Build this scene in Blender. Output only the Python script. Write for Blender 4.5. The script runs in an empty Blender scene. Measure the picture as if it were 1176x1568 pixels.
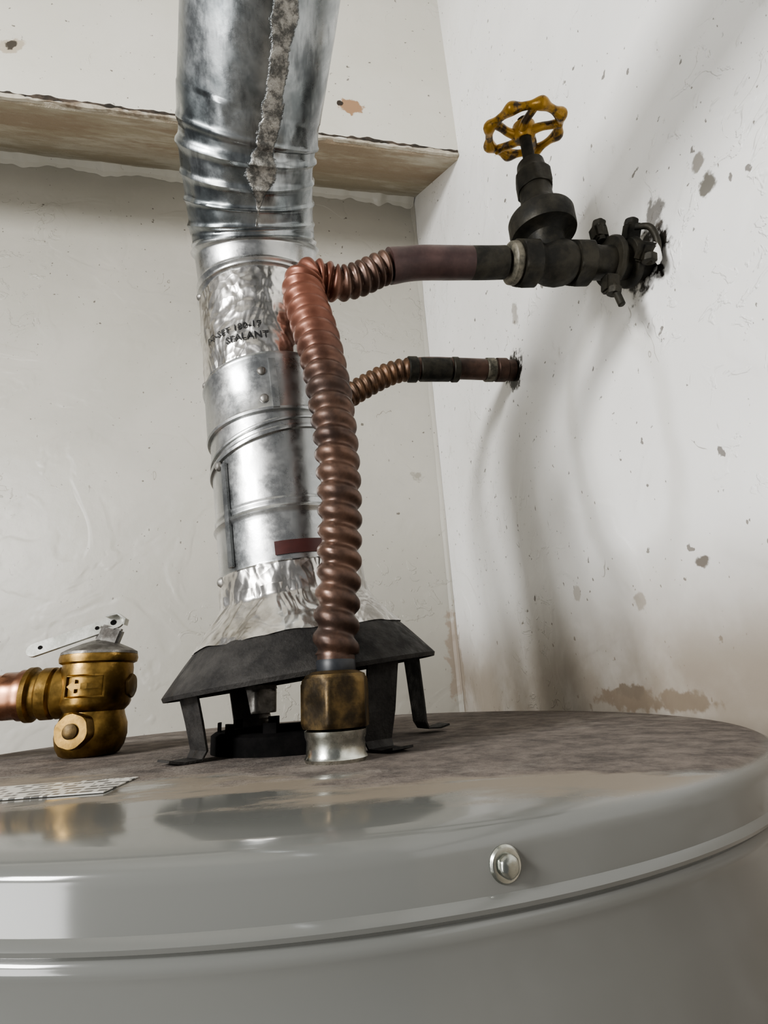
import bpy, bmesh, math, random
from mathutils import Matrix, Vector, noise
random.seed(4)
ZT=1.25           # height of the tank top above the floor; everything is modelled relative to it
pi=math.pi
# ------------------------------------------------------------------ materials
class M:
    def __init__(s,name,rough=.5,metal=0.,spec=.5):
        s.m=bpy.data.materials.new(name); s.m.use_nodes=True
        s.nt=s.m.node_tree; s.N=s.nt.nodes; s.L=s.nt.links
        s.b=s.N['Principled BSDF']; s.b.inputs['Roughness'].default_value=rough
        s.b.inputs['Metallic'].default_value=metal
        s.b.inputs['Specular IOR Level'].default_value=spec
        s.tc=s.N.new('ShaderNodeTexCoord'); s.P=s.tc.outputs['Object']; s.nrm=None
    def n(s,t,**k):
        x=s.N.new(t)
        for a,b in k.items(): setattr(x,a,b)
        return x
    def noise(s,scale,detail=4,rough=.6,vec=None,dist=0):
        x=s.n('ShaderNodeTexNoise'); x.inputs['Scale'].default_value=scale; x.inputs['Detail'].default_value=detail
        x.inputs['Roughness'].default_value=rough; x.inputs['Distortion'].default_value=dist
        s.L.new(vec or s.P,x.inputs['Vector']); return x.outputs['Fac']
    def voro(s,scale,vec=None,feature='F1'):
        x=s.n('ShaderNodeTexVoronoi',feature=feature); x.inputs['Scale'].default_value=scale
        s.L.new(vec or s.P,x.inputs['Vector']); return x.outputs['Distance']
    def mapping(s,scale=(1,1,1),rot=(0,0,0),loc=(0,0,0)):
        x=s.n('ShaderNodeMapping'); x.inputs['Scale'].default_value=scale; x.inputs['Rotation'].default_value=rot; x.inputs['Location'].default_value=loc
        s.L.new(s.P,x.inputs['Vector']); return x.outputs['Vector']
    def ramp(s,fac,a,b,va=0.,vb=1.):
        x=s.n('ShaderNodeMapRange',interpolation_type='SMOOTHSTEP'); x.clamp=True
        for i,v in zip(('From Min','From Max','To Min','To Max'),(a,b,va,vb)): x.inputs[i].default_value=v
        s.L.new(fac,x.inputs['Value']); return x.outputs['Result']
    def math(s,op,a,b=None):
        x=s.n('ShaderNodeMath',operation=op)
        for i,v in enumerate((a,b)):
            if v is None: continue
            if isinstance(v,(int,float)): x.inputs[i].default_value=v
            else: s.L.new(v,x.inputs[i])
        return x.outputs[0]
    def mix(s,fac,a,b):
        x=s.n('ShaderNodeMix',data_type='RGBA')
        if isinstance(fac,(int,float)): x.inputs[0].default_value=fac
        else: s.L.new(fac,x.inputs[0])
        for i,v in ((6,a),(7,b)):
            if isinstance(v,tuple): x.inputs[i].default_value=(*v,1) if len(v)==3 else v
            else: s.L.new(v,x.inputs[i])
        return x.outputs[2]
    def sep(s):
        x=s.n('ShaderNodeSeparateXYZ'); s.L.new(s.P,x.inputs[0]); return x.outputs
    def dist(s,p,stretch=(1,1,1)):
        sub=s.n('ShaderNodeVectorMath',operation='SUBTRACT'); s.L.new(s.P,sub.inputs[0]); sub.inputs[1].default_value=p
        mul=s.n('ShaderNodeVectorMath',operation='MULTIPLY'); s.L.new(sub.outputs[0],mul.inputs[0]); mul.inputs[1].default_value=stretch
        ln=s.n('ShaderNodeVectorMath',operation='LENGTH'); s.L.new(mul.outputs[0],ln.inputs[0]); return ln.outputs['Value']
    def spot(s,p,r,soft=.3,wob=.5,nsc=60,stretch=(1,1,1)):
        """irregular blotch mask round a point on the surface"""
        nz=s.noise(nsc,3); w=s.math('MULTIPLY',s.math('SUBTRACT',nz,.5),wob*r*4)
        return s.ramp(s.math('ADD',s.dist(p,stretch),w),r*(1-soft),r,1.,0.)
    def color(s,c):
        if isinstance(c,tuple): s.b.inputs['Base Color'].default_value=(*c,1)
        else: s.L.new(c,s.b.inputs['Base Color'])
        return s
    def rough(s,r): s.L.new(r,s.b.inputs['Roughness']); return s
    def metal(s,r): s.L.new(r,s.b.inputs['Metallic']); return s
    def bump(s,h,strength=.3,dist=.002):
        x=s.n('ShaderNodeBump'); x.inputs['Strength'].default_value=strength; x.inputs['Distance'].default_value=dist
        s.L.new(h,x.inputs['Height'])
        if s.nrm: s.L.new(s.nrm,x.inputs['Normal'])
        s.nrm=x.outputs['Normal']; s.L.new(s.nrm,s.b.inputs['Normal']); return s

def simple(name,c1,c2,sc,rough,metal,bs=0,bscale=200,r2=None,spec=.5):
    m=M(name,rough,metal,spec)
    f=m.ramp(m.noise(sc,5,.65),.35,.65)
    m.color(m.mix(f,c1,c2))
    if r2 is not None: m.rough(m.ramp(m.noise(sc*1.7,4),.3,.7,rough,r2))
    if bs: m.bump(m.noise(bscale,4),bs,.001)
    return m.m

def galv(name,dull=False):
    m=M(name,.25,1.)
    st=m.noise(30,4,.6,m.mapping((1,1,.35)))
    r=m.ramp(m.noise(45,5,.7),.3,.7,.22 if not dull else .22,.40)
    m.bump(m.noise(22,2),.25,.004); m.bump(m.noise(300,3),.08,.0006)
    if dull:
        c=m.mix(m.ramp(st,.35,.65),(.16,.175,.18),(.35,.365,.37))
        c=m.mix(m.math('MULTIPLY',m.ramp(m.noise(16,5,.7,m.mapping((1.6,.4,.5))),.5,.62),.7),c,(.08,.085,.09))
        # flat smear of sealant along the longitudinal seam (seam_u = distance from the seam / smear half-width)
        at=m.n('ShaderNodeAttribute',attribute_name='seam_u')
        e=m.math('ADD',at.outputs['Fac'],m.math('MULTIPLY',m.math('SUBTRACT',m.noise(75,5,.7),.5),1.5))
        k=m.ramp(e,.80,1.05,1,0)
        sc=m.mix(m.ramp(m.noise(110,5,.7),.38,.62),(.10,.098,.09),(.40,.385,.35))
        c=m.mix(k,c,sc)
        m.color(c)
        m.metal(m.math('SUBTRACT',1.,m.math('MULTIPLY',k,.55)))
        r=m.math('ADD',r,m.math('MULTIPLY',k,.15))
        m.bump(m.math('MULTIPLY',k,m.noise(170,5,.7)),.9,.0022)
    else: m.color(m.mix(m.ramp(st,.35,.65),(.36,.37,.37),(.56,.56,.55)))
    m.rough(r)
    return m.m
GALV=galv('galvanised_steel'); GALVD=galv('galvanised_steel_dull',True)
def foil():
    m=M('foil_tape',.25,1.)
    m.color(m.mix(m.ramp(m.noise(70,4),.3,.7),(.48,.46,.43),(.76,.74,.71)))
    v=m.noise(30,2,.5,m.mapping((1,1,.55)),1.2)
    m.bump(v,.8,.006); m.bump(m.voro(110,feature='F1'),.4,.0014)
    return m.m
FOIL=foil()
def copper():
    m=M('aged_copper',.40,.58)
    z=m.sep()['Z']
    n1=m.ramp(m.noise(28,5,.7),.35,.68)
    base=m.mix(n1,(.052,.033,.026),(.130,.076,.054))
    red=m.math('MULTIPLY',m.ramp(z,ZT+.26,ZT+.37),m.ramp(m.sep()['X'],.03,.06,1,.0))
    x=m.mix(m.math('MULTIPLY',red,.75),base,(.235,.092,.06))
    m.color(x); m.rough(m.ramp(m.noise(60,4),.3,.7,.30,.52)); m.bump(m.noise(250,3),.1,.0008)
    return m.m
COPPER=copper()
def copper2():
    m=M('dull_copper',.45,.6)
    x=m.mix(m.ramp(m.noise(28,5,.7),.35,.68),(.055,.033,.021),(.165,.092,.052))
    m.color(x); m.bump(m.noise(250,3),.1,.0008); return m.m
COPPER2=copper2()
COPPER_DK=simple('tarnished_copper',(.04,.027,.022),(.10,.06,.046),30,.38,.65,.1,200,.55)
COPPER_PIPE=simple('brown_copper_pipe',(.042,.024,.023),(.08,.046,.042),25,.34,.3,.08,200,.5)
COPPER_BR=simple('bright_copper',(.20,.095,.06),(.38,.20,.125),20,.22,1.,.05,200,.4)
BRONZE=simple('grimy_bronze',(.011,.0105,.0085),(.036,.032,.023),45,.45,.4,.3,220,.7,.4)
BRASS=simple('brass',(.12,.075,.026),(.31,.20,.068),35,.30,1.,.12,160,.5)
BRASS_DK=simple('brass_tarnished',(.035,.027,.018),(.17,.115,.05),34,.35,.85,.2,160,.6)
ZINC=simple('zinc_plate',(.38,.39,.35),(.64,.64,.58),50,.2,1.,.08,200,.35)
STEEL=simple('dusty_steel',(.12,.11,.10),(.30,.29,.27),60,.35,.8,.2,200,.6)
BLACK=simple('black_steel',(.004,.004,.004),(.010,.009,.009),50,.85,.0,.2,200,None,.08)
RUBBER=simple('black_rubber',(.01,.012,.015),(.02,.022,.026),50,.45,.0)
ALU=simple('aluminium_lever',(.42,.42,.38),(.62,.62,.58),60,.35,.6,.1,200)
SOLDER=simple('solder_joint',(.05,.047,.036),(.17,.155,.12),90,.5,.4,.4,200)
MAROON=simple('maroon_label',(.05,.016,.014),(.075,.022,.019),40,.4,.1)
INK=simple('printed_ink',(.012,.012,.012),(.02,.02,.02),40,.6,0,0,200,None,.2)
def hoodmat():
    m=M('draft_hood_steel',.55,.2,.3)
    m.color(m.mix(m.ramp(m.noise(35,6,.7),.3,.7),(.017,.016,.0155),(.050,.047,.044)))
    m.rough(m.ramp(m.noise(90,5),.3,.7,.5,.85)); m.bump(m.noise(420,3),.5,.0012)
    return m.m
HOOD=hoodmat()
def yellow():
    m=M('worn_yellow_enamel',.34,.35)
    g=m.ramp(m.noise(75,5,.7),.44,.6)
    m.color(m.mix(g,(.36,.20,.028),(.05,.03,.014))); m.bump(m.noise(200,4),.3,.001)
    return m.m
YEL=yellow()
def wallmat(name,base,base2,specks=.0,extra=None,rough=.42,lump=.3):
    m=M(name,rough,0,.4)
    big=m.ramp(m.noise(3.5,5,.6),.3,.7)
    c=m.mix(big,base,base2)
    if specks:
        s1=m.ramp(m.noise(62,3,.5),.735-specks*.035,.77-specks*.035)
        c=m.mix(m.math('MULTIPLY',s1,.8),c,(.09,.075,.06))
        s3=m.ramp(m.noise(150,2,.5,m.mapping((1,1,.6),(0,0,0),(3,1,2))),.735-specks*.02,.77-specks*.02)
        c=m.mix(m.math('MULTIPLY',s3,.8),c,(.12,.10,.08))
        s2=m.ramp(m.noise(17,6,.75,m.mapping((1,1,.45))),.64,.76)
        c=m.mix(m.math('MULTIPLY',s2,.35),c,(.28,.25,.2))
        ln=m.math('ABSOLUTE',m.math('SUBTRACT',m.noise(14,3,.5,m.mapping((1,1,.5),(.4,.2,0))),.5))
        hair=m.math('MULTIPLY',m.ramp(ln,.0012,.004,1,0),m.ramp(m.noise(11,3,.6,m.mapping((1,1,1),(0,0,0),(5,5,5))),.64,.68))
        c=m.mix(m.math('MULTIPLY',hair,.6),c,(.16,.13,.10))
    m.bump(m.noise(9,3,.5),.4,.006)
    m.bump(m.ramp(m.noise(6,3,.5,None,.8),.53,.60),lump,.002)
    pk=m.math('MULTIPLY',m.ramp(m.noise(24,4,.6,None,1.0),.56,.60),m.ramp(m.noise(3.2,2,.5,m.mapping((1,1,1),(0,0,0),(8,2,1))),.55,.62))
    m.bump(pk,lump*1.6,.002)
    m.bump(m.noise(160,3),.12,.0012)
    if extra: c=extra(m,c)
    m.color(c); return m.m
def ex_right(m,c):
    X=.381
    w=m.math('MULTIPLY',m.math('SUBTRACT',m.noise(9,3),.5),.45)
    e=m.math('ABSOLUTE',m.math('SUBTRACT',m.math('ADD',m.dist((X,.029,.30+ZT),(1,11.5,6.2)),w),1.0))
    c=m.mix(m.ramp(e,.03,.24,.26,0),c,(.42,.40,.35))
    for p,r,col,st,k in [((-.167,.464),.0115,(.10,.09,.07),(1,1,1),.9),((-.166,.493),.008,(.16,.14,.11),(1,1,.8),.8),
                 ((-.0773,.463),.038,(.02,.017,.014),(1,1,1),1),((.2475,.540),.036,(.012,.010,.008),(1,1,.9),1),
                 ((.104,.012),.030,(.17,.095,.05),(1,.45,2.0),.95),((.02,.010),.024,(.09,.05,.03),(1,.5,2.0),.95),
                 ((.10,.020),.016,(.045,.028,.018),(1,.6,1.6),.95),((.7125,.05),.045,(.26,.18,.11),(1,1.2,.4),.6),
                 ((.173,.143),.012,(.3,.26,.2),(1,1,1),.5),((.05,.115),.012,(.25,.21,.16),(1,1,1),.6),((-.05,.135),.006,(.06,.05,.04),(1,.6,1),.9),((.215,.63),.012,(.25,.22,.18),(1,1,.5),.6),((-.105,.50),.010,(.08,.07,.06),(1,.7,.5),.8)]:
        f=m.spot((X,p[0],p[1]+ZT),r,.35,.45,70,st)
        c=m.mix(m.math('MULTIPLY',f,k),c,col)
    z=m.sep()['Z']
    g=m.math('MULTIPLY',m.ramp(z,ZT+.03,ZT+.20,1,0),m.ramp(m.noise(8,5),.2,.6,.6,.9))  # brown darkening down towards the tank top: tank's shade painted into the wall colour
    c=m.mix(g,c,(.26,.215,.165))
    return c
def ex_back(m,c):
    for p,r,col,st,k in [((.3226,.5366),.018,(.22,.2,.16),(1,1,1),.6),((.379,.10),.05,(.25,.16,.10),(1.8,1,.4),.6),
                       ((.115,.0166),.05,(.28,.21,.15),(1,1,1),.6)]:
        f=m.spot((p[0],.7125,p[1]+ZT),r,.4,.6,40,st); c=m.mix(m.math('MULTIPLY',f,k),c,col)
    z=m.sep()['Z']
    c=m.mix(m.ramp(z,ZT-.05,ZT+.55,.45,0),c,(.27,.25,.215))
    return c
def ex_soff(m,c):
    for p,r,col,st,k in [((-.55,1.315),.025,(.42,.36,.28),(1,1,1),.9),((-.552,1.3195),.011,(.05,.04,.03),(1,1,.7),1),
                       ((.139,1.279),.025,(.33,.19,.10),(.8,1,1),.95),((.115,1.284),.0095,(.03,.02,.015),(1,1,1),1)]:
        f=m.spot((p[0],.345,p[1]+ZT),r,.25,.35,60,st); c=m.mix(m.math('MULTIPLY',f,k),c,col)
    return c
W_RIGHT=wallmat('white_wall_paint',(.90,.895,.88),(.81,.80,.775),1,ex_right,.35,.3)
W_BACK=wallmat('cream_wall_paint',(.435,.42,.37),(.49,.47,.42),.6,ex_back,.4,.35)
W_SOFF=wallmat('soffit_paint',(.60,.58,.51),(.64,.62,.56),.3,ex_soff,.42,.2)
def under():
    m=M('raw_drywall_underside',.7,0)
    f=m.ramp(m.noise(9,6,.7,m.mapping((.35,1,1))),.44,.58)
    y=m.sep()['Y']
    near=m.ramp(y,.50,.64,1,0)
    base=m.mix(f,(.52,.49,.41),(.38,.33,.245))
    tan=m.mix(m.math('MULTIPLY',near,m.ramp(m.noise(7,5,.7,m.mapping((.5,1,1))),.38,.58,.15,.9)),base,(.29,.22,.15))
    m.color(tan); m.bump(m.noise(40,5,.7),.7,.006); m.bump(m.noise(160,3),.3,.002); return m.m
W_UNDER=under()
FLOORM=simple('concrete_floor',(.20,.19,.18),(.30,.29,.27),6,.8,0,.3,60)
W_CEIL=wallmat('ceiling_paint',(.6,.58,.53),(.64,.62,.57),0,None,.7)
TC=(.032,.058); TR=.347
def tankmat():
    m=M('grey_enamel_dusty',.15,0,.5)
    s=m.sep(); x,y,z=s['X'],s['Y'],s['Z']
    n1=m.noise(9,5,.6,m.mapping((.6,1.3,1))); n2=m.noise(40,5,.7)
    e=m.math('ADD',m.math('ADD',y,m.math('MULTIPLY',x,.42)),m.math('MULTIPLY',m.math('SUBTRACT',n1,.5),.26))
    e=m.math('ADD',e,m.math('MULTIPLY',m.math('SUBTRACT',n2,.5),.04))
    dust=m.ramp(e,-.172,-.140)
    top=m.ramp(z,ZT-.003,ZT-.001)
    dust=m.math('MULTIPLY',dust,top)
    film=m.math('MULTIPLY',m.ramp(m.noise(8,6,.65,m.mapping((.5,1.6,1),(0,0,0),(2,7,0))),.44,.52,.0,.95),m.math('MULTIPLY',m.ramp(e,-.245,-.205),top))
    grey=(.150,.152,.143)
    c=m.mix(film,grey,(.22,.185,.145))
    dc=m.mix(m.ramp(m.noise(55,6,.75),.3,.7),(.070,.058,.051),(.19,.16,.138))
    dc=m.mix(m.ramp(m.noise(14,5,.7),.50,.66,0,.5),dc,(.27,.245,.215))
    m.color(m.mix(dust,c,dc))
    m.rough(m.math('ADD',m.math('ADD',.11,m.math('MULTIPLY',dust,.7)),m.math('MULTIPLY',film,.45)))
    hb=m.math('MULTIPLY',m.noise(260,4),dust); m.bump(hb,.7,.0018)
    m.bump(m.noise(10,1),.05,.004)
    return m.m
TANK=tankmat()
def labelmat():
    m=M('printed_label',.4,0)
    s=m.sep(); x,y=s['X'],s['Y']
    rows=m.math('GREATER_THAN',m.math('FRACT',m.math('MULTIPLY',y,120)),.45)
    v=m.n('ShaderNodeCombineXYZ'); m.L.new(m.math('MULTIPLY',x,260),v.inputs[0]); m.L.new(m.math('FLOOR',m.math('MULTIPLY',y,120)),v.inputs[1])
    wn=m.n('ShaderNodeTexNoise'); wn.inputs['Scale'].default_value=1.1; m.L.new(v.outputs[0],wn.inputs['Vector'])
    ink=m.math('MULTIPLY',rows,m.math('GREATER_THAN',wn.outputs['Fac'],.47))
    m.color(m.mix(m.math('MULTIPLY',ink,.85),(.62,.60,.55),(.06,.06,.06))); return m.m
LABEL=labelmat()

# ------------------------------------------------------------------ mesh helpers (local z=0 is the tank top)
def empty(name,loc=(0,0,0)):
    e=bpy.data.objects.new(name,None); bpy.context.collection.objects.link(e); e.empty_display_size=.03
    e.location=(loc[0],loc[1],loc[2]+ZT); return e
def obj(name,verts,faces,mats,parent=None,smooth=True,midx=None,attr=None):
    me=bpy.data.meshes.new(name); me.from_pydata([(v[0],v[1],v[2]+ZT) for v in verts],[],faces)
    if not isinstance(mats,(list,tuple)): mats=[mats]
    for k in mats: me.materials.append(k)
    if midx: 
        for p,i in zip(me.polygons,midx): p.material_index=i
    if attr:
        A=me.attributes.new(attr[0],'FLOAT','POINT'); A.data.foreach_set('value',attr[1])
    bm=bmesh.new(); bm.from_mesh(me); bmesh.ops.recalc_face_normals(bm,faces=bm.faces[:]); bm.to_mesh(me); bm.free()
    if smooth:
        me.polygons.foreach_set('use_smooth',[True]*len(me.polygons))
    o=bpy.data.objects.new(name,me); bpy.context.collection.objects.link(o)
    if smooth:
        try: me.set_sharp_from_angle(angle=math.radians(38))
        except Exception: pass
    if parent:
        o.parent=parent; o.matrix_parent_inverse=Matrix.Translation(-parent.location)
    return o
def frame(loc,d,up=(0,1,0)):
    z=Vector(d).normalized(); x=Vector(up).cross(z)
    if x.length<1e-4: x=Vector((1,0,0)).cross(z)
    x.normalize(); y=z.cross(x)
    m=Matrix((x,y,z)).transposed().to_4x4(); m.translation=Vector(loc); return m
def lathe(name,prof,mat,parent,loc=(0,0,0),d=(0,0,1),segs=48,cap=True,up=(0,1,0),rfun=None,rot=0,mi=None,fullmat=None):
    F=fullmat or frame(loc,d,up); V=[];Fc=[];I=[]
    for j,(r,h) in enumerate(prof):
        for i in range(segs):
            a=2*pi*i/segs+rot; rr=r*(rfun(a,h) if rfun else 1)
            V.append(F@Vector((rr*math.cos(a),rr*math.sin(a),h)))
    for j in range(len(prof)-1):
        for i in range(segs):
            k=(i+1)%segs
            Fc.append((j*segs+i,j*segs+k,(j+1)*segs+k,(j+1)*segs+i)); I.append(mi[j] if mi else 0)
    if cap:
        Fc.append(tuple(range(segs))); I.append(mi[0] if mi else 0)
        Fc.append(tuple((len(prof)-1)*segs+i for i in range(segs))); I.append(mi[-1] if mi else 0)
    return obj(name,V,Fc,mat,parent,True,I)
def hexnut(name,r,h,mat,parent,loc,d=(0,0,1),rot=0,sides=6,ch=.12):
    """hex with chamfered corners: 6 flats, round chamfer at both ends"""
    segs=sides*8; apo=r*math.cos(pi/sides)
    def rf(a,z):
        b=((a-rot)%(2*pi/sides))-pi/sides
        hexr=apo/math.cos(b)
        t=min(z,h-z)/(h*ch) if h else 1
        lim=r*(.9+.1*max(0,min(1,t)))
        return min(hexr,lim)/r
    pr=[(r,0),(r,h*ch*.5),(r,h*ch),(r,h*(1-ch)),(r,h*(1-ch*.5)),(r,h)]
    return lathe(name,pr,mat,parent,loc,d,segs,True,(0,1,0),rf)
def crom(P,step):
    P=[Vector(p) for p in P]; Q=[P[0]*2-P[1]]+P+[P[-1]*2-P[-2]]; out=[]
    for i in range(1,len(Q)-2):
        n=max(4,int((Q[i+1]-Q[i]).length/(step*.5)))
        for k in range(n):
            t=k/n; a,b,c,e=Q[i-1],Q[i],Q[i+1],Q[i+2]
            out.append(.5*((2*b)+(c-a)*t+(2*a-5*b+4*c-e)*t*t+(3*b-a-3*c+e)*t**3))
    out.append(P[-1])
    L=[0]
    for i in range(1,len(out)): L.append(L[-1]+(out[i]-out[i-1]).length)
    n=max(2,int(L[-1]/step)); R=[];j=0
    for k in range(n+1):
        s=L[-1]*k/n
        while j<len(L)-2 and L[j+1]<s: j+=1
        f=(s-L[j])/max(1e-9,L[j+1]-L[j]); R.append(out[j].lerp(out[j+1],f))
    return R,L[-1]
def sweep(name,P,rad,mat,parent,segs=32,step=.0015,cap=True,mi=None,x0=(1,0,0),attr=None):
    """tube along a smooth path; rad(s,a,p) -> radius; mi(s,a,p)->material index"""
    R,L=crom(P,step); V=[];Fc=[];I=[];A=[]; x=Vector(x0); n=len(R); S=[L*k/(n-1) for k in range(n)]
    for k,p in enumerate(R):
        t=(R[min(k+1,n-1)]-R[max(k-1,0)]).normalized()
        x=(x-t*x.dot(t)).normalized(); y=t.cross(x)
        for i in range(segs):
            a=2*pi*i/segs; r=rad(S[k],a,p) if callable(rad) else rad
            V.append(p+x*(r*math.cos(a))+y*(r*math.sin(a)))
            if attr: A.append(attr[1](S[k],a,p))
    for k in range(n-1):
        for i in range(segs):
            j=(i+1)%segs; Fc.append((k*segs+i,k*segs+j,(k+1)*segs+j,(k+1)*segs+i))
            I.append(mi(S[k],2*pi*i/segs,R[k]) if mi else 0)
    if cap:
        Fc.append(tuple(range(segs))); I.append(0); Fc.append(tuple((n-1)*segs+i for i in range(segs))); I.append(0)
    return obj(name,V,Fc,mat,parent,True,I,(attr[0],A) if attr else None)
def box(name,c,s,mat,parent=None,M4=None,bev=0):
    bm=bmesh.new(); bmesh.ops.create_cube(bm,size=1)
    for v in bm.verts: v.co=Vector((v.co.x*s[0],v.co.y*s[1],v.co.z*s[2]))
    if bev: bmesh.ops.bevel(bm,geom=bm.edges[:],offset=bev,segments=2,affect='EDGES')
    T=(M4 or Matrix.Identity(4)).copy(); T=Matrix.Translation(c)@T
    V=[T@v.co for v in bm.verts]; bm.verts.index_update(); F=[tuple(v.index for v in f.verts) for f in bm.faces]; bm.free()
    return obj(name,V,F,mat,parent,bool(bev))
def ribbon(name,P,w,th,mat,parent,wdir):
    """flat bent strap following points P"""
    V=[];F=[];wd=Vector(wdir).normalized(); P=[Vector(p) for p in P]; n=len(P)
    for k,p in enumerate(P):
        t=(P[min(k+1,n-1)]-P[max(k-1,0)]).normalized(); nn=wd.cross(t).normalized()
        ww=w(k/(n-1)) if callable(w) else w
        for sx,sy in ((-1,-1),(1,-1),(1,1),(-1,1)): V.append(p+wd*(sx*ww/2)+nn*(sy*th/2))
    for k in range(n-1):
        for i in range(4):
            j=(i+1)%4; F.append((k*4+i,k*4+j,k*4+4+j,k*4+4+i))
    F.append((0,1,2,3)); F.append(tuple((n-1)*4+i for i in range(4)))
    return obj(name,V,F,mat,parent,False)

# ------------------------------------------------------------------ room
YB=.7125; XR=.381; XL=-1.8; YF=-1.7; ZC=1.9
obj('floor',[(XL,YF,-ZT),(XR+.1,YF,-ZT),(XR+.1,YB+.1,-ZT),(XL,YB+.1,-ZT),(XL,YF,-ZT-.05),(XR+.1,YF,-ZT-.05),(XR+.1,YB+.1,-ZT-.05),(XL,YB+.1,-ZT-.05)],
    [(0,1,2,3),(4,5,6,7),(0,1,5,4),(1,2,6,5),(2,3,7,6),(3,0,4,7)],FLOORM,None,False)
def slab(name,x0,x1,y0,y1,z0,z1,mat):
    return box(name,((x0+x1)/2,(y0+y1)/2,(z0+z1)/2),(x1-x0,y1-y0,z1-z0),mat)
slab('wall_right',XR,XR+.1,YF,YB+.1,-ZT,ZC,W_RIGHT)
slab('wall_back',XL,XR,YB,YB+.1,-ZT,ZC,W_BACK)
slab('ceiling',XL,XR+.1,YF,YB+.1,ZC,ZC+.05,W_CEIL)
# boxed-in soffit with sloping raw underside
YS=.345; ZS=1.162; ZB=1.463
sv=[];sf=[];n=60
for i in range(n+1):
    x=XL+(XR-XL)*i/n
    sv+= [(x,YS,ZC),(x,YS,ZS+.006),(x,YS+.010,ZS+.006),(x,YB,ZB),(x,YB,ZC)]
smi=[]
for i in range(n):
    a=i*5;b=a+5
    for k in range(4):
        sf.append((a+k,a+k+1,b+k+1,b+k)); smi.append(0 if k==0 else 1)
sf+=[(0,1,2,3,4),tuple(n*5+k for k in range(5))]; smi+=[0,0]
obj('wall_soffit',sv,sf,[W_SOFF,W_UNDER],None,False,smi)
def edgestrip(name,y0,z0,h,amp,mat,seed):
    ev=[];ef=[];n=420
    for i in range(n+1):
        x=XL+(XR-XL-.002)*i/n
        w=h*(.6+amp*noise.noise(Vector((x*14,seed,3)))+.6*amp*noise.noise(Vector((x*55,seed,7))))
        w=max(.0006,w); w2=.0022*noise.noise(Vector((x*40,5,seed)))
        ev+=[(x,y0,z0+w2+w),(x,y0-.0012,z0+w2+w*.5),(x,y0-.0008,z0+w2-w*.6),(x,y0+.006,z0+w2-w*.4)]
    for i in range(n):
        a=i*4
        for k in range(3): ef.append((a+k,a+k+1,a+k+5,a+k+4))
    return obj(name,ev,ef,mat,None,True)
CRACK=simple('dark_crack',(.02,.016,.012),(.08,.06,.045),30,.9,0,.4,90)
PAPER=simple('torn_drywall_paper',(.16,.12,.08),(.50,.46,.38),18,.8,0,.6,90)
edgestrip('trim_soffit_gap',YS-.0008,ZS+.0165,.0085,1.7,CRACK,2)
edgestrip('trim_soffit_paper',YS-.0022,ZS+.0070,.0085,.9,PAPER,11)
ev=[];ef=[];n=500
for i in range(n+1):
    x=XL+(XR-XL-.002)*i/n
    h=.018+.012*noise.noise(Vector((x*9,4,3)))+.006*noise.noise(Vector((x*35,1,7)))
    ev+=[(x,YB-h*1.2,ZB-h*1.0+.001),(x,YB-h*.75,ZB-h*1.15),(x,YB-h*.3,ZB-h*1.35),(x,YB-.0005,ZB-h*1.9)]
for i in range(n):
    a=i*4
    for k in range(3): ef.append((a+k,a+k+1,a+k+5,a+k+4))
obj('trim_joint_compound',ev,ef,W_SOFF,None,True)
cv=[];cf=[];n=160
for i in range(n+1):
    z=-ZT+.002+(ZB+ZT-.004)*i/n
    r=.010+.005*noise.noise(Vector((0,0,z*11)))
    cv+=[(XR-r,YB-.0005,z),(XR-r*.35,YB-r*.35,z),(XR-.0005,YB-r,z)]
for i in range(n):
    a=i*3; cf+=[(a,a+1,a+4,a+3),(a+1,a+2,a+5,a+4)]
obj('trim_corner_caulk',cv,cf,W_BACK,None,True)

# ------------------------------------------------------------------ water heater
WH=empty('water_heater',(TC[0],TC[1],0))
prof=[(.0005,0),(.10,0),(.20,0),(.30,-.0004),(.334,-.0008),(.3415,-.0018),(.3450,-.0036),(.3466,-.0062),(.347,-.009),(.347,-.0205),
      (.3482,-.0215),(.3492,-.023),(.3485,-.0245),(.3470,-.0252),(.3462,-.0262),(.3470,-.0272),(.3475,-.029),(.3468,-.031),(.3458,-.034),(.345,-.05),(.345,-.3),(.345,-.8),(.345,-1.16),(.332,-1.165)]
lathe('tank_jacket',[(r,z) for r,z in prof],TANK,WH,(TC[0],TC[1],0),segs=220)
lathe('base_skirt',[(.31,-1.249),(.33,-1.249),(.33,-1.165),(.31,-1.165)],BLACK,WH,(TC[0],TC[1],0),segs=96)
def surfscrew(name,ang,z):
    dx,dy=math.cos(ang),math.sin(ang)
    p=(TC[0]+TR*dx,TC[1]+TR*dy,z)
    lathe(name+'_washer',[(.0053,-.001),(.0055,.0004),(.0049,.0012),(.0040,.0014),(.0036,.0014)],ZINC,WH,p,(dx,dy,0),32)
    lathe(name+'_head',[(.0036,.0010),(.0036,.0030),(.0031,.0038),(.0020,.0043),(.0006,.0045)],ZINC,WH,p,(dx,dy,0),36,True,(0,1,0),lambda a,h:1-.05*abs(math.sin(3*a)))
a0=math.atan2(-.287-TC[1],.0675-TC[0])
for k in range(6): surfscrew('jacket_screw_%d'%(k+1),a0+k*pi/3,-.0128)
lathe('flue_collar',[(.066,0),(.066,.013),(.063,.015),(.050,.015),(.049,.002),(.001,.002)],BLACK,WH,(.006,.0,.0),segs=64)
for k in range(10):
    a=2*pi*k/10
    box('flue_tab_%d'%k,(.006+.060*math.cos(a),.060*math.sin(a),.017),(.002,.010,.010),BLACK,WH,Matrix.Rotation(a,4,'Z'))
Lm=Matrix.Rotation(math.radians(-6),4,'Z')
box('rating_label',(-.150,-.128,.0004),(.124,.046,.0006),LABEL,WH,Lm)

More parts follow.
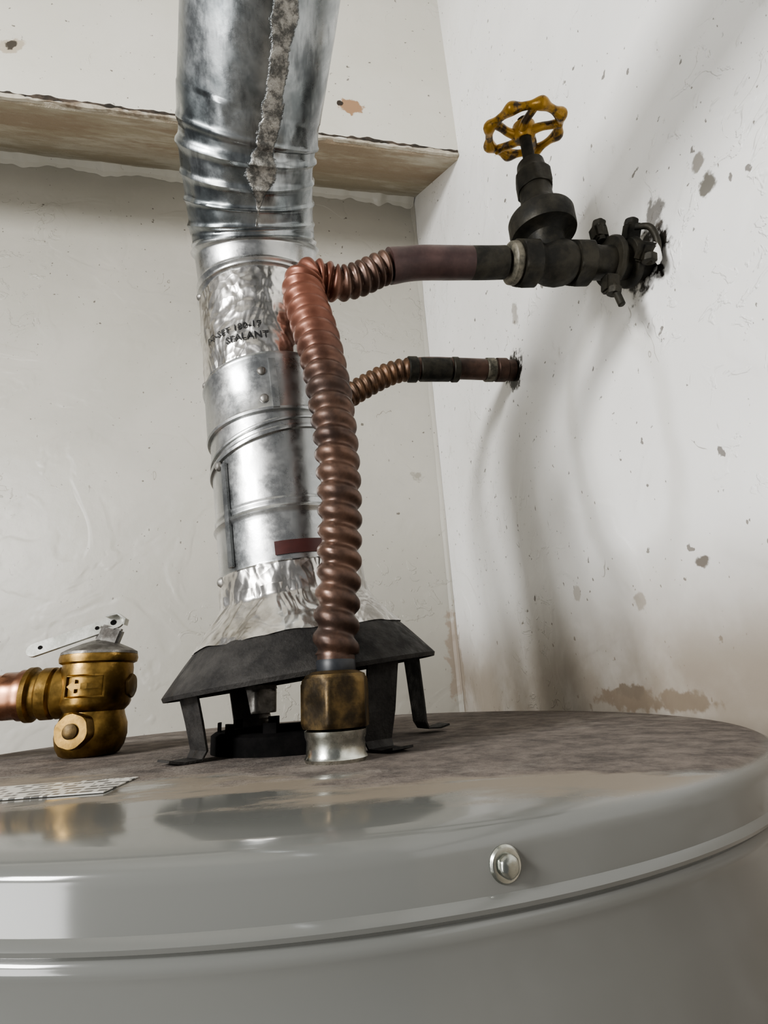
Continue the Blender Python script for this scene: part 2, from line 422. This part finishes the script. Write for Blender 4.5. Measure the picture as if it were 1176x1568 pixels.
# ------------------------------------------------------------------ draft hood
ax=Vector((-.115,0,1)).normalized()
hc=Vector((.014,0,.056))
DH=empty('draft_hood',tuple(hc))
Fh=frame(hc,ax)
def rfh(a,h): return 1+.006*noise.noise(Vector((math.cos(a)*2,math.sin(a)*2,h*30)))
lathe('hood_cone',[(.109,-.004),(.1115,-.004),(.1125,-.001),(.111,.001),(.103,.011),(.094,.022),(.086,.031),(.085,.0315),(.076,.042),(.068,.050),(.0620,.057),(.0605,.066),
      (.059,.066),(.066,.050),(.084,.029),(.101,.009),(.109,-.002)],[HOOD,FOIL],DH,hc,segs=96,cap=False,rfun=rfh,fullmat=Fh,
      mi=[0]*7+[1]*4+[0]*5)
V=[];Fc=[];segs=180;rows=14
for j in range(rows+1):
    t=j/rows; h=.029+.040*t; rr=.0885-.0245*min(1,t*1.25)
    for i in range(segs):
        a=2*pi*i/segs
        w=noise.noise(Vector((math.cos(a)*5,math.sin(a)*5,t*1.2)))*.0016+abs(noise.noise(Vector((math.cos(a)*14,math.sin(a)*14,t*2))))*.0012
        hh=h+(.004*noise.noise(Vector((math.cos(a)*3,math.sin(a)*3,7))) if j==0 else 0)
        V.append(Fh@Vector(((rr+w)*math.cos(a),(rr+w)*math.sin(a),hh)))
for j in range(rows):
    for i in range(segs):
        k=(i+1)%segs; Fc.append((j*segs+i,j*segs+k,(j+1)*segs+k,(j+1)*segs+i))
obj('foil_tape_skirt',V,Fc,FOIL,DH)
for k,(ang,lift,out_) in enumerate(((214,0,.0),(302,0,.0),(14,.003,.016),(124,0,.0))):
    a=math.radians(ang); c,s=math.cos(a),math.sin(a)
    top=Fh@Vector((.103*c,.103*s,.004)); px,py=top.x,top.y
    rr=.092+out_; rx,ry=hc.x+rr*c,hc.y+rr*s
    P=[tuple(top),(px*.8+rx*.2,py*.8+ry*.2,top.z*.85),(px*.35+rx*.65,py*.35+ry*.65,.026),(rx-c*.001,ry-s*.001,.007+lift),(rx+c*.002,ry+s*.002,.0015+lift),(rx+c*.014,ry+s*.014,.001+lift),(rx+c*.024,ry+s*.024,.003+lift)]
    ribbon('hood_leg_%d'%(k+1),P,lambda t:.031-.012*t,.0016,HOOD,DH,(-s,c,0))

# ------------------------------------------------------------------ vent pipe
VP=empty('vent_pipe',(.008,0,.12))
path=[(.0075,0,.110),(-.002,0,.20),(-.0125,0,.30),(-.023,-.001,.40),(-.028,-.004,.445),(-.033,-.019,.485),(-.037,-.050,.515),(-.037,-.098,.543),(-.028,-.150,.572),(-.019,-.200,.600),(-.014,-.255,.622),(-.01,-.34,.632),(0,-.6,.64),(0,-1.0,.66),(0,-1.65,.69)]
RV=.0625
S0=.008   # extra length below z=.118
def g(x,c,w): return math.exp(-((x-c)/w)**2)
def seam_u(s,a,p):
    s=s-S0
    if s<.40: return 3.
    q=(s-.40)/.10
    off=1.5*pi+.02+.20*min(1,q)
    w=.13*min(1,max(.05,(s-.415)/.04))+.05*noise.noise(Vector((s*22,2,0)))+.10*g(s,.455,.012)
    dd=abs((a-off+pi)%(2*pi)-pi)
    return min(3.,dd/max(.02,w))
FO1=.024; FO2=(.213,.313)
def vrad(s,a,p):
    s=s-S0
    r=RV
    z=p.z
    if s<FO1:
        r+=.0012+.0016*noise.noise(Vector((math.cos(a)*4,math.sin(a)*4,z*18)))+.001*abs(noise.noise(Vector((math.cos(a)*13,math.sin(a)*13,z*60))))
    elif FO2[0]<s<FO2[1]:
        r+=.0008+.0014*noise.noise(Vector((math.cos(a)*4+9,math.sin(a)*4,z*25)))+.0011*abs(noise.noise(Vector((math.cos(a)*13,math.sin(a)*13,z*70))))
    r+=.0024*g(s,.067,.0022)+.0012*g(s,.0745,.0015)
    for c,h,w in ((.319,.0030,.003),(.331,.0022,.0022),(.371,.0036,.003),(.379,.0022,.002),(.398,.0020,.0026),(.420,.0022,.0026),(.442,.0020,.0026),(.463,.0034,.003)):
        r+=h*g(s,c,w)
    if .39<s<.50: r+=.0018*noise.noise(Vector((math.cos(a)*3.5,math.sin(a)*3.5,s*40)))
    if s>.475: r+=.0014+.0012*g(s,.478,.002)+.0012*noise.noise(Vector((math.cos(a)*1.5,math.sin(a)*1.5,s*9)))
    if s>.40:
        u=seam_u(s+S0,a,p)
        if u<1: r+=.0009*(1-u*u)
    return r
def vmi(s,a,p):
    s=s-S0
    if s<FO1 or FO2[0]<s<FO2[1]: return 1
    return 2 if s>.379 else 0
sweep('vent_duct',path,vrad,[GALV,FOIL,GALVD],VP,segs=150,step=.0016,cap=False,mi=vmi,attr=('seam_u',seam_u))
def axpt(z): return Vector((.0065-(z-.118)*.1045,-.0005,z))
VAX=Vector((-.1045,0,1)).normalized()
def slantring(name,zc,tilt,dirn,r,h,mat,rows=8,thick=.003,prof=None):
    V=[];F=[];segs=112; c=axpt(zc); fr=frame(c,VAX)
    prof=prof or [(r,-h),(r+thick,-h*.7),(r+thick*1.2,0),(r+thick,h*.7),(r,h)]
    for (rr,hh) in prof:
        for i in range(segs):
            a=2*pi*i/segs
            V.append(fr@Vector((rr*math.cos(a),rr*math.sin(a),hh+tilt*math.cos(a-dirn))))
    for j in range(len(prof)-1):
        for i in range(segs):
            k=(i+1)%segs; F.append((j*segs+i,j*segs+k,(j+1)*segs+k,(j+1)*segs+i))
    return obj(name,V,F,mat,VP)
SD=math.radians(-25)
slantring('swivel_ring_lower',.249,.014,SD,RV-.001,.0030,GALV)
slantring('swivel_ring_inner',.258,.014,SD,RV-.001,.0020,GALV,thick=.0022)
slantring('adjustable_sleeve',.300,.003,SD,RV,.02,GALV,prof=[(RV-.002,-.028),(RV+.0022,-.028),(RV+.003,-.026),(RV+.0022,-.024),(RV+.002,.022),(RV+.0032,.024),(RV+.0038,.0265),(RV+.0030,.029),(RV-.002,.029)])
def onpipe(z,ang,r=RV):
    fr=frame(axpt(z),VAX); a=math.radians(ang)
    p=fr@Vector((r*math.cos(a),r*math.sin(a),0)); n=(fr.to_3x3()@Vector((math.cos(a),math.sin(a),0))); return p,n
for k,z in enumerate((.311,.284)):
    p,nn=onpipe(z,262,RV+.002); lathe('sleeve_rivet_%d'%k,[(.0040,0),(.0040,.0008),(.0032,.0018),(.0012,.0025)],STEEL,VP,p,nn,20)
def wrap(name,z0,z1,a0,a1,off,mat,n=18,th=.0005):
    V=[];F=[]
    for i in range(n+1):
        a=a0+(a1-a0)*i/n
        for z in (z0,z1):
            for o in (0,off): V.append(onpipe(z,a,RV+o)[0])
    for i in range(n):
        b=i*4; e=b+4
        F+=[(b+1,b+3,e+3,e+1),(b+2,e+2,e+3,b+3),(b,b+1,e+1,e)]
    F+=[(0,1,3,2),(n*4,n*4+1,n*4+3,n*4+2)]
    return obj(name,V,F,mat,VP)
wrap('sleeve_seam',.274,.322,268,273,.0044,GALV)
wrap('elbow_seam_strip',.145,.236,218,223,.0026,GALV)
wrap('maroon_label',.146,.157,258,300,.0008,MAROON)
for k,(z,a) in enumerate(((.236,214),)):
    p,nn=onpipe(z,a,RV+.001); lathe('duct_screw_%d'%k,[(.0042,0),(.0042,.001),(.003,.003),(.001,.0036)],STEEL,VP,p,nn,20)
for k,(z,a) in enumerate(((.138,200),(.328,195),(.430,195))):
    p,nn=onpipe(z,a,RV-.001); lathe('duct_clip_%d'%k,[(.004,-.002),(.0045,.002),(.0025,.0045),(.001,.005)],STEEL,VP,p,nn,12)
def wraptext(txt,z,ang,size,tilt=0,off=.0030):
    cu=bpy.data.curves.new('t','FONT'); cu.body=txt; cu.size=size; cu.resolution_u=2; cu.offset=.0002; cu.space_character=1.1
    t=bpy.data.objects.new('t',cu); bpy.context.collection.objects.link(t); bpy.context.view_layer.update()
    me=bpy.data.meshes.new_from_object(t); bpy.data.objects.remove(t)
    V=[]
    for v in me.vertices:
        zz=z+v.co.y+v.co.x*tilt; aa=ang+math.degrees(v.co.x/RV); ra=math.radians(aa)
        V.append(onpipe(zz,aa,vrad(zz-.118+S0,ra,Vector((0,0,zz)))+.0008)[0])
    F=[tuple(p.vertices) for p in me.polygons]
    obj('tape_print_'+txt.split()[0].lower(),V,F,INK,VP,False)
wraptext('PG-SET 180-17',.360,212,.0086,-.03)
wraptext('SEALANT',.3480,234,.0090,-.03)

# ------------------------------------------------------------------ hot-water side: nipple, union, flex connector
def flex(name,P,parent,r0,amp,pitchfun,mat,smin,smax,segs=40):
    def rad(s,a,p):
        rr=r0(p) if callable(r0) else r0
        ph=2*pi*pitchfun(s)+a
        v=rr-amp*(abs(math.cos(ph/2))**3.0)
        if s<smin or s>smax: v=rr-amp*.9
        return v
    return sweep(name,P,rad,mat,parent,segs,.0009)
F1=empty('flexible_copper_connector',(.031,-.11,.07))
p1=[(.0315,-.110,.060),(.0325,-.110,.085),(.036,-.110,.132),(.0372,-.112,.182),(.0347,-.109,.240),(.0276,-.1011,.3027),(.0190,-.0904,.3516),(.0140,-.0845,.378),(.0175,-.0818,.3955),(.0320,-.0787,.4000),(.0482,-.0773,.4000),(.0666,-.0773,.4070),(.085,-.0773,.4190),(.1033,-.0773,.4287)]
def pf(s): return s/.0150 if s<.325 else .325/.0150+(s-.325)/.0088
flex('corrugated_tube',p1,F1,lambda p:.0168+.0026*max(0,min(1,(p.z-.07)/.2))-.0034*max(0,min(1,(p.x-.022)/.03)),.0036,pf,COPPER,.004,.425)
pend=[(.0965,-.0773,.4252),(.1263,-.0773,.4323),(.1607,-.0773,.4361),(.1952,-.0773,.4398),(.216,-.0773,.4425)]
sweep('smooth_tail',pend,lambda s,a,p:.0160+.0008*g(s,.0,.01),[COPPER_PIPE,BRONZE],F1,32,.003,mi=lambda s,a,p:1 if p.x>.178 else 0)
lathe('black_ferrule',[(.0115,.050),(.0130,.052),(.0130,.060),(.0105,.064)],RUBBER,F1,(.0313,-.11,0),segs=32)
hexnut('union_nut',.0235,.030,BRASS_DK,F1,(.0305,-.11,.0195),(0,0,1),.25)
lathe('union_shoulder',[(.0205,.0485),(.0195,.0515),(.015,.0535),(.012,.054)],BRASS_DK,F1,(.0305,-.11,0),segs=48)
N1=empty('hot_water_nipple',(.030,-.11,.0))
lathe('zinc_nipple',[(.0195,.0),(.0200,.002),(.0188,.004),(.0185,.012),(.0195,.0145),(.0198,.018),(.017,.0193)],ZINC,N1,(.030,-.11,0),segs=64)

# cold-water side
F2=empty('flexible_copper_connector.001',(-.03,.10,.06))
p2=[(-.030,.102,.052),(-.030,.103,.09),(-.028,.112,.17),(-.016,.142,.26),(.012,.190,.36),(.048,.228,.428),(.0907,.2475,.4746),(.1446,.2475,.5113),(.1745,.2475,.5263),(.1975,.2475,.532)]
def pf2(s): return s/.0128
flex('corrugated_tube_b',p2,F2,.0192,.0036,pf2,COPPER2,.006,.9)
sweep('copper_tail',[(.190,.2475,.5308),(.23,.2475,.5366),(.287,.2475,.5383),(.379,.2475,.5400)],.0178,COPPER_DK,F2,32,.005)
for k,(xa,xb,mt,r) in enumerate(((.193,.209,BRONZE,.0212),(.2135,.266,BRONZE,.0197),(.2686,.280,BRONZE,.0209),(.328,.344,SOLDER,.0200),(.347,.366,COPPER_DK,.0200))):
    lathe('tail_coupling_%d'%k,[(r*.93,0),(r,.0015),(r,xb-xa-.0015),(r*.93,xb-xa)],mt,F2,(xa,.2475,.5312+(xa-.19)*.052),(1,0,.05),32)
hexnut('union_nut_b',.0215,.022,STEEL,F2,(-.03,.10,.024),(0,0,1),.5)
lathe('union_cap_b',[(.0195,.046),(.0185,.050),(.014,.053)],STEEL,F2,(-.03,.10,0),segs=40)
N2=empty('cold_water_nipple',(-.03,.10,0))
thr=[(.0155,0.0)]
for k in range(5): thr+= [(.0125,.004+k*.0035),(.0137,.0057+k*.0035)]
lathe('threaded_nipple',thr+[(.0125,.0238)],STEEL,N2,(-.03,.10,0),segs=40)

# ------------------------------------------------------------------ gate valve (modelled about its own centre, then set on the pipe run)
GV=empty('gate_valve',(.23,-.128,.393))
SL=.055
vx=lambda x:(x,-.128,.3950+(x-.23)*SL)
vd=(1,0,SL)
hexnut('inlet_hex',.0225,.016,BRONZE,GV,vx(.199),vd,.2)
lathe('body_casting',[(.0150,-.004),(.0175,.0),(.0178,.012),(.0165,.018),(.0195,.026),(.0205,.034),(.0195,.042),(.0165,.050),(.0175,.056),(.0165,.066)],BRONZE,GV,vx(.203),vd,48)
hexnut('outlet_hex',.0220,.016,BRONZE,GV,vx(.252),vd,.2)
lathe('solder_bead',[(.0150,-.006),(.0178,-.004),(.0185,0),(.0170,.003),(.015,.005)],SOLDER,GV,vx(.196),vd,40)
lathe('supply_stub',[(.0150,0),(.0158,.003),(.0150,.006),(.0150,.060)],BRONZE,GV,vx(.268),vd,40)
vz=(.230,-.128,.395)
lathe('bonnet',[(.017,.0),(.0165,.018),(.0175,.024),(.0215,.0275),(.0290,.0285),(.0295,.030),(.0295,.046),(.0288,.0475),(.0215,.0490),(.0200,.055),(.0170,.059),(.0152,.063),(.0145,.072),(.0150,.080)],BRONZE,GV,vz,segs=64)
hexnut('packing_nut',.0178,.018,BRONZE,GV,(.230,-.128,.472),(0,0,1),.1)
lathe('packing_gland',[(.0150,.490),(.0135,.494),(.0125,.502),(.0085,.505),(.0065,.506)],BRONZE,GV,(.230,-.128,0),segs=40)
lathe('stem',[(.0055,.502),(.0055,.544)],BRONZE,GV,(.230,-.128,0),segs=20)
HW=Vector((.230,-.128,.5425)); HR=Matrix.Rotation(math.radians(14),3,'X')
def hw(x,y,z): return HW+HR@Vector((x,y,z))
V=[];Fc=[];sg=160;ms=14
for i in range(sg):
    a=2*pi*i/sg; lob=(.5+.5*math.cos(8*a))**1.6
    Rm=.0328+.0024*lob; mr=.0036+.0024*lob
    for j in range(ms):
        b=2*pi*j/ms
        V.append(hw((Rm+mr*math.cos(b))*math.cos(a),(Rm+mr*math.cos(b))*math.sin(a),mr*.95*math.sin(b)))
for i in range(sg):
    for j in range(ms):
        i2=(i+1)%sg;j2=(j+1)%ms; Fc.append((i*ms+j,i2*ms+j,i2*ms+j2,i*ms+j2))
obj('handwheel_rim',V,Fc,YEL,GV)
lathe('handwheel_hub',[(.0085,-.009),(.0105,-.006),(.0115,.0),(.0105,.005),(.007,.007)],YEL,GV,HW,tuple(HR@Vector((0,0,1))),segs=32)
for k in range(5):
    a=2*pi*k/5+.35
    P=[]
    for t in (0,.33,.66,1):
        rr=.008+.0255*t; aa=a+.45*math.sin(t*pi/2)
        P.append(hw(rr*math.cos(aa),rr*math.sin(aa),-.003*(1-t)))
    sweep('handwheel_spoke_%d'%k,P,lambda s,a_,p:.0046-.0010*math.sin(s/.028*pi),YEL,GV,14,.002)
hexnut('wheel_nut',.0062,.005,BRASS_DK,GV,tuple(hw(0,0,.006)),tuple(HR@Vector((0,0,1))))
GV.location=(.266,-.0773,.4448+ZT); GV.scale=(1.148,)*3; GV.rotation_euler=(math.radians(5),math.radians(-3),0)
# pipe clamp where the pipe enters the wall
PC=empty('pipe_clamp',(.30,-.128,.404))
cx=(.300,-.128,.4035)
for k,(xo,w) in enumerate(((-.008,.007),(.010,.008))):
    lathe('clamp_band_%d'%k,[(.0150,0),(.0215,.0005),(.0225,.002),(.0225,w-.002),(.0215,w-.0005),(.0150,w)],BRONZE,PC,(cx[0]+xo,cx[1],cx[2]),(1,-.15*k,.1),40)
for k,(dz,dx,dy) in enumerate(((.030,-.012,-.002),(-.030,-.014,-.004),(.022,.012,-.014),(-.010,.012,-.024))):
    c=(cx[0]+dx,cx[1]+dy,cx[2]+dz)
    box('clamp_lug_%d'%k,c,(.014,.012,.016),BRONZE,PC,Matrix.Rotation(.3*k,4,'X'),.002)
    hexnut('clamp_bolt_%d'%k,.0066,.006,BRONZE,PC,(c[0],c[1]-.001,c[2]+(.006 if dz>0 else -.012)),(0.15,-.3,1 if dz>0 else 1),.2)
lathe('clamp_bolt_shank_top',[(.0035,0),(.0035,.022),(.002,.023)],BRONZE,PC,(cx[0]-.012,cx[1]-.004,cx[2]+.020),(.0,-.1,1),12)
lathe('clamp_bolt_shank_bottom',[(.0032,0),(.0032,.026),(.002,.027)],BRONZE,PC,(cx[0]-.014,cx[1]-.006,cx[2]-.030),(.1,-.1,-1),12)
sweep('ground_wire',[(cx[0]+.008,cx[1]-.024,cx[2]+.018),(cx[0]+.018,cx[1]-.030,cx[2]+.012),(cx[0]+.022,cx[1]-.028,cx[2]-.008),(cx[0]+.012,cx[1]-.024,cx[2]-.022)],.0028,BRONZE,PC,12,.002)
CHIP=simple('plaster_chip',(.6,.58,.53),(.75,.73,.69),60,.8,0,.6,150)
bm=bmesh.new(); bmesh.ops.create_icosphere(bm,subdivisions=3,radius=1)
V=[(.318+v.co.x*.003,-.157+v.co.y*.004,.388+v.co.z*.011+.003*noise.noise(v.co*2)) for v in bm.verts]
F=[tuple(v.index for v in f.verts) for f in bm.faces]; bm.free()
obj('plaster_chip',V,F,CHIP,PC)
PC.location=(.3444,-.0773,.4574+ZT); PC.scale=(1.148,)*3

# ------------------------------------------------------------------ relief valve
RX,RY=-.169,.062
TV=empty('relief_valve',(RX,RY,0))
lathe('valve_body',[(.020,0),(.0235,.002),(.0268,.008),(.0285,.016),(.0280,.025),(.0255,.032),(.0245,.036),(.0280,.040),(.0292,.043),(.0292,.072),(.0285,.076),(.0315,.0775),(.0322,.081),(.0315,.084)],BRASS,TV,(RX,RY,0),segs=72)
lathe('valve_cap',[(.0315,.0842),(.0312,.0865),(.027,.089),(.016,.094),(.009,.0965),(.004,.098)],STEEL,TV,(RX,RY,0),segs=64)
hexnut('side_plug',.0150,.012,BRASS,TV,(RX-.002,RY-.026,.022),(-.18,-1,0),.2)
lathe('plug_button',[(.006,.011),(.006,.0135),(.004,.0145)],BRASS_DK,TV,(RX-.002,RY-.026,.022),(-.18,-1,0),32)
hexnut('rear_boss',.011,.007,BRASS_DK,TV,(RX+.024,RY,.056),(1,-.1,0),.2)
lathe('outlet_neck',[(.021,.018),(.0220,.030),(.0198,.032),(.0220,.034),(.0220,.042),(.0200,.044),(.0200,.048),(.0232,.050),(.0232,.054),(.019,.056)],BRASS,TV,(RX,RY,.0535),(-1,0,-.01),48)
def onb(u,v,o=.0012): 
    a=math.radians(266)+u/.0292; r=.0292+o; return (RX+r*math.cos(a),RY+r*math.sin(a),.057+v)
def plate(name,poly,o0,o1,mat):
    n=len(poly); V=[onb(u,v,o0) for u,v in poly]+[onb(u,v,o1) for u,v in poly]
    F=[tuple(range(n,2*n))]+[(i,(i+1)%n,n+(i+1)%n,n+i) for i in range(n)]
    obj(name,V,F,mat,TV,False)
for k,(q) in enumerate((( -.015,.017,.0080,.0095),(-.015,.017,-.0095,-.0080),(-.015,-.0134,-.0095,.0095),(.0154,.017,-.0095,.0095))):
    plate('cast_frame_%d'%k,[(q[0],q[2]),((q[0]*3+q[1])/4,q[2]),((q[0]+q[1])/2,q[2]),((q[0]+3*q[1])/4,q[2]),(q[1],q[2]),(q[1],q[3]),((q[0]+3*q[1])/4,q[3]),((q[0]+q[1])/2,q[3]),((q[0]*3+q[1])/4,q[3]),(q[0],q[3])],-.002,.0022,BRASS)
plate('cast_arrow_head',[(-.012,0),(-.005,.0055),(-.005,-.0055)],-.002,.0026,BRASS)
for k in range(4): plate('cast_arrow_shaft_%d'%k,[(-.005+k*.0045,.0022),(-.0005+k*.0045,.0022),(-.0005+k*.0045,-.0022),(-.005+k*.0045,-.0022)],-.002,.0026,BRASS)
lv=[Vector((RX+.016,RY-.004,.114)),Vector((RX-.054,RY-.010,.089))]
d=(lv[1]-lv[0]); L=d.length; d.normalize(); wv=Vector((.10,-.85,.35)); wv=(wv-d*wv.dot(d)).normalized(); nv=d.cross(wv)
out=[]
for i in range(13): a=pi/2+pi*i/12; out.append((.0055+.0062*math.cos(a)-.002,.0062*math.sin(a)))
for i in range(13): a=-pi/2+pi*i/12; out.append((L-.003+.0062*math.cos(a),.0062*math.sin(a)))
n=len(out); V=[];
for o in (-.0012,.0012):
    for u,v in out: V.append(lv[0]+d*u+nv*v+wv*o)
F=[tuple(range(n)),tuple(range(n,2*n))]+[(i,(i+1)%n,n+(i+1)%n,n+i) for i in range(n)]
obj('test_lever',V,F,ALU,TV,False)
for k,u in enumerate((.006,.020,L-.008)):
    c=lv[0]+d*u+wv*.0012; lathe('lever_hole_%d'%k,[(.0018 if k else .0026,-.0002),(.0018 if k else .0026,.0005)],BLACK,TV,c,wv,16)
box('lever_bracket',(RX+.008,RY-.004,.101),(.020,.010,.016),STEEL,TV,Matrix.Rotation(.3,4,'Y'),.002)
ribbon('lever_tip',[lv[0]+Vector((.004,0,-.004)),lv[0]+Vector((.005,0,.001)),lv[0]+Vector((-.002,0,.006)),lv[0]+Vector((-.012,0,.004))],.012,.0014,ALU,TV,(0,1,0))
DP=empty('relief_discharge_pipe',(RX-.1,RY,.0535))
DX=-.200
sweep('copper_pipe',[(RX-.052,RY,.0530),(RX-.12,RY,.0525),(RX+DX+.03,RY,.051),(RX+DX+.012,RY,.048),(RX+DX+.002,RY,.038),(RX+DX,RY,.02),(RX+DX,RY,-.6),(RX+DX,RY,-1.1)],.0180,COPPER_BR,DP,40,.004)
lathe('male_adapter',[(.019,0),(.0215,.001),(.0215,.007),(.0200,.009),(.0200,.020),(.0183,.021)],COPPER_BR,DP,(RX-.053,RY,.053),(-1,0,-.01),40)

# ------------------------------------------------------------------ lights, world, camera
def area(name,loc,target,sx,sy,power,col):
    l=bpy.data.lights.new(name,'AREA'); l.shape='RECTANGLE'; l.size=sx; l.size_y=sy; l.energy=power; l.color=col
    o=bpy.data.objects.new(name,l); bpy.context.collection.objects.link(o)
    o.location=(loc[0],loc[1],loc[2]+ZT)
    dd=Vector((target[0]-loc[0],target[1]-loc[1],target[2]-loc[2])); o.rotation_euler=dd.to_track_quat('-Z','Y').to_euler(); return o
area('window_light',(-1.6,-1.12,.82),(.2,.0,.25),.40,.42,50,(1,.995,.98))
area('doorway_light',(-1.5,-1.18,-.15),(.15,.05,.05),.50,1.1,21,(1,.995,.98))
w=bpy.data.worlds.new('World'); bpy.context.scene.world=w; w.use_nodes=True
bg=w.node_tree.nodes['Background']; bg.inputs[0].default_value=(.97,.98,1,1); bg.inputs[1].default_value=.22
try: bpy.context.scene.view_settings.look='AgX - Medium High Contrast'
except Exception: pass

cam=bpy.data.cameras.new('Camera'); co=bpy.data.objects.new('Camera',cam); bpy.context.collection.objects.link(co)
cam.sensor_fit='HORIZONTAL'; cam.sensor_width=36; cam.lens=800/1176*36; cam.clip_start=.005
Rm=Matrix.Rotation(math.radians(-11),3,'Z')@Matrix.Rotation(math.radians(108.3),3,'X')@Matrix.Rotation(math.radians(-3.5),3,'Z')
m4=Rm.to_4x4(); m4.translation=Vector((0,-.47,.043+ZT)); co.matrix_world=m4
bpy.context.scene.camera=co
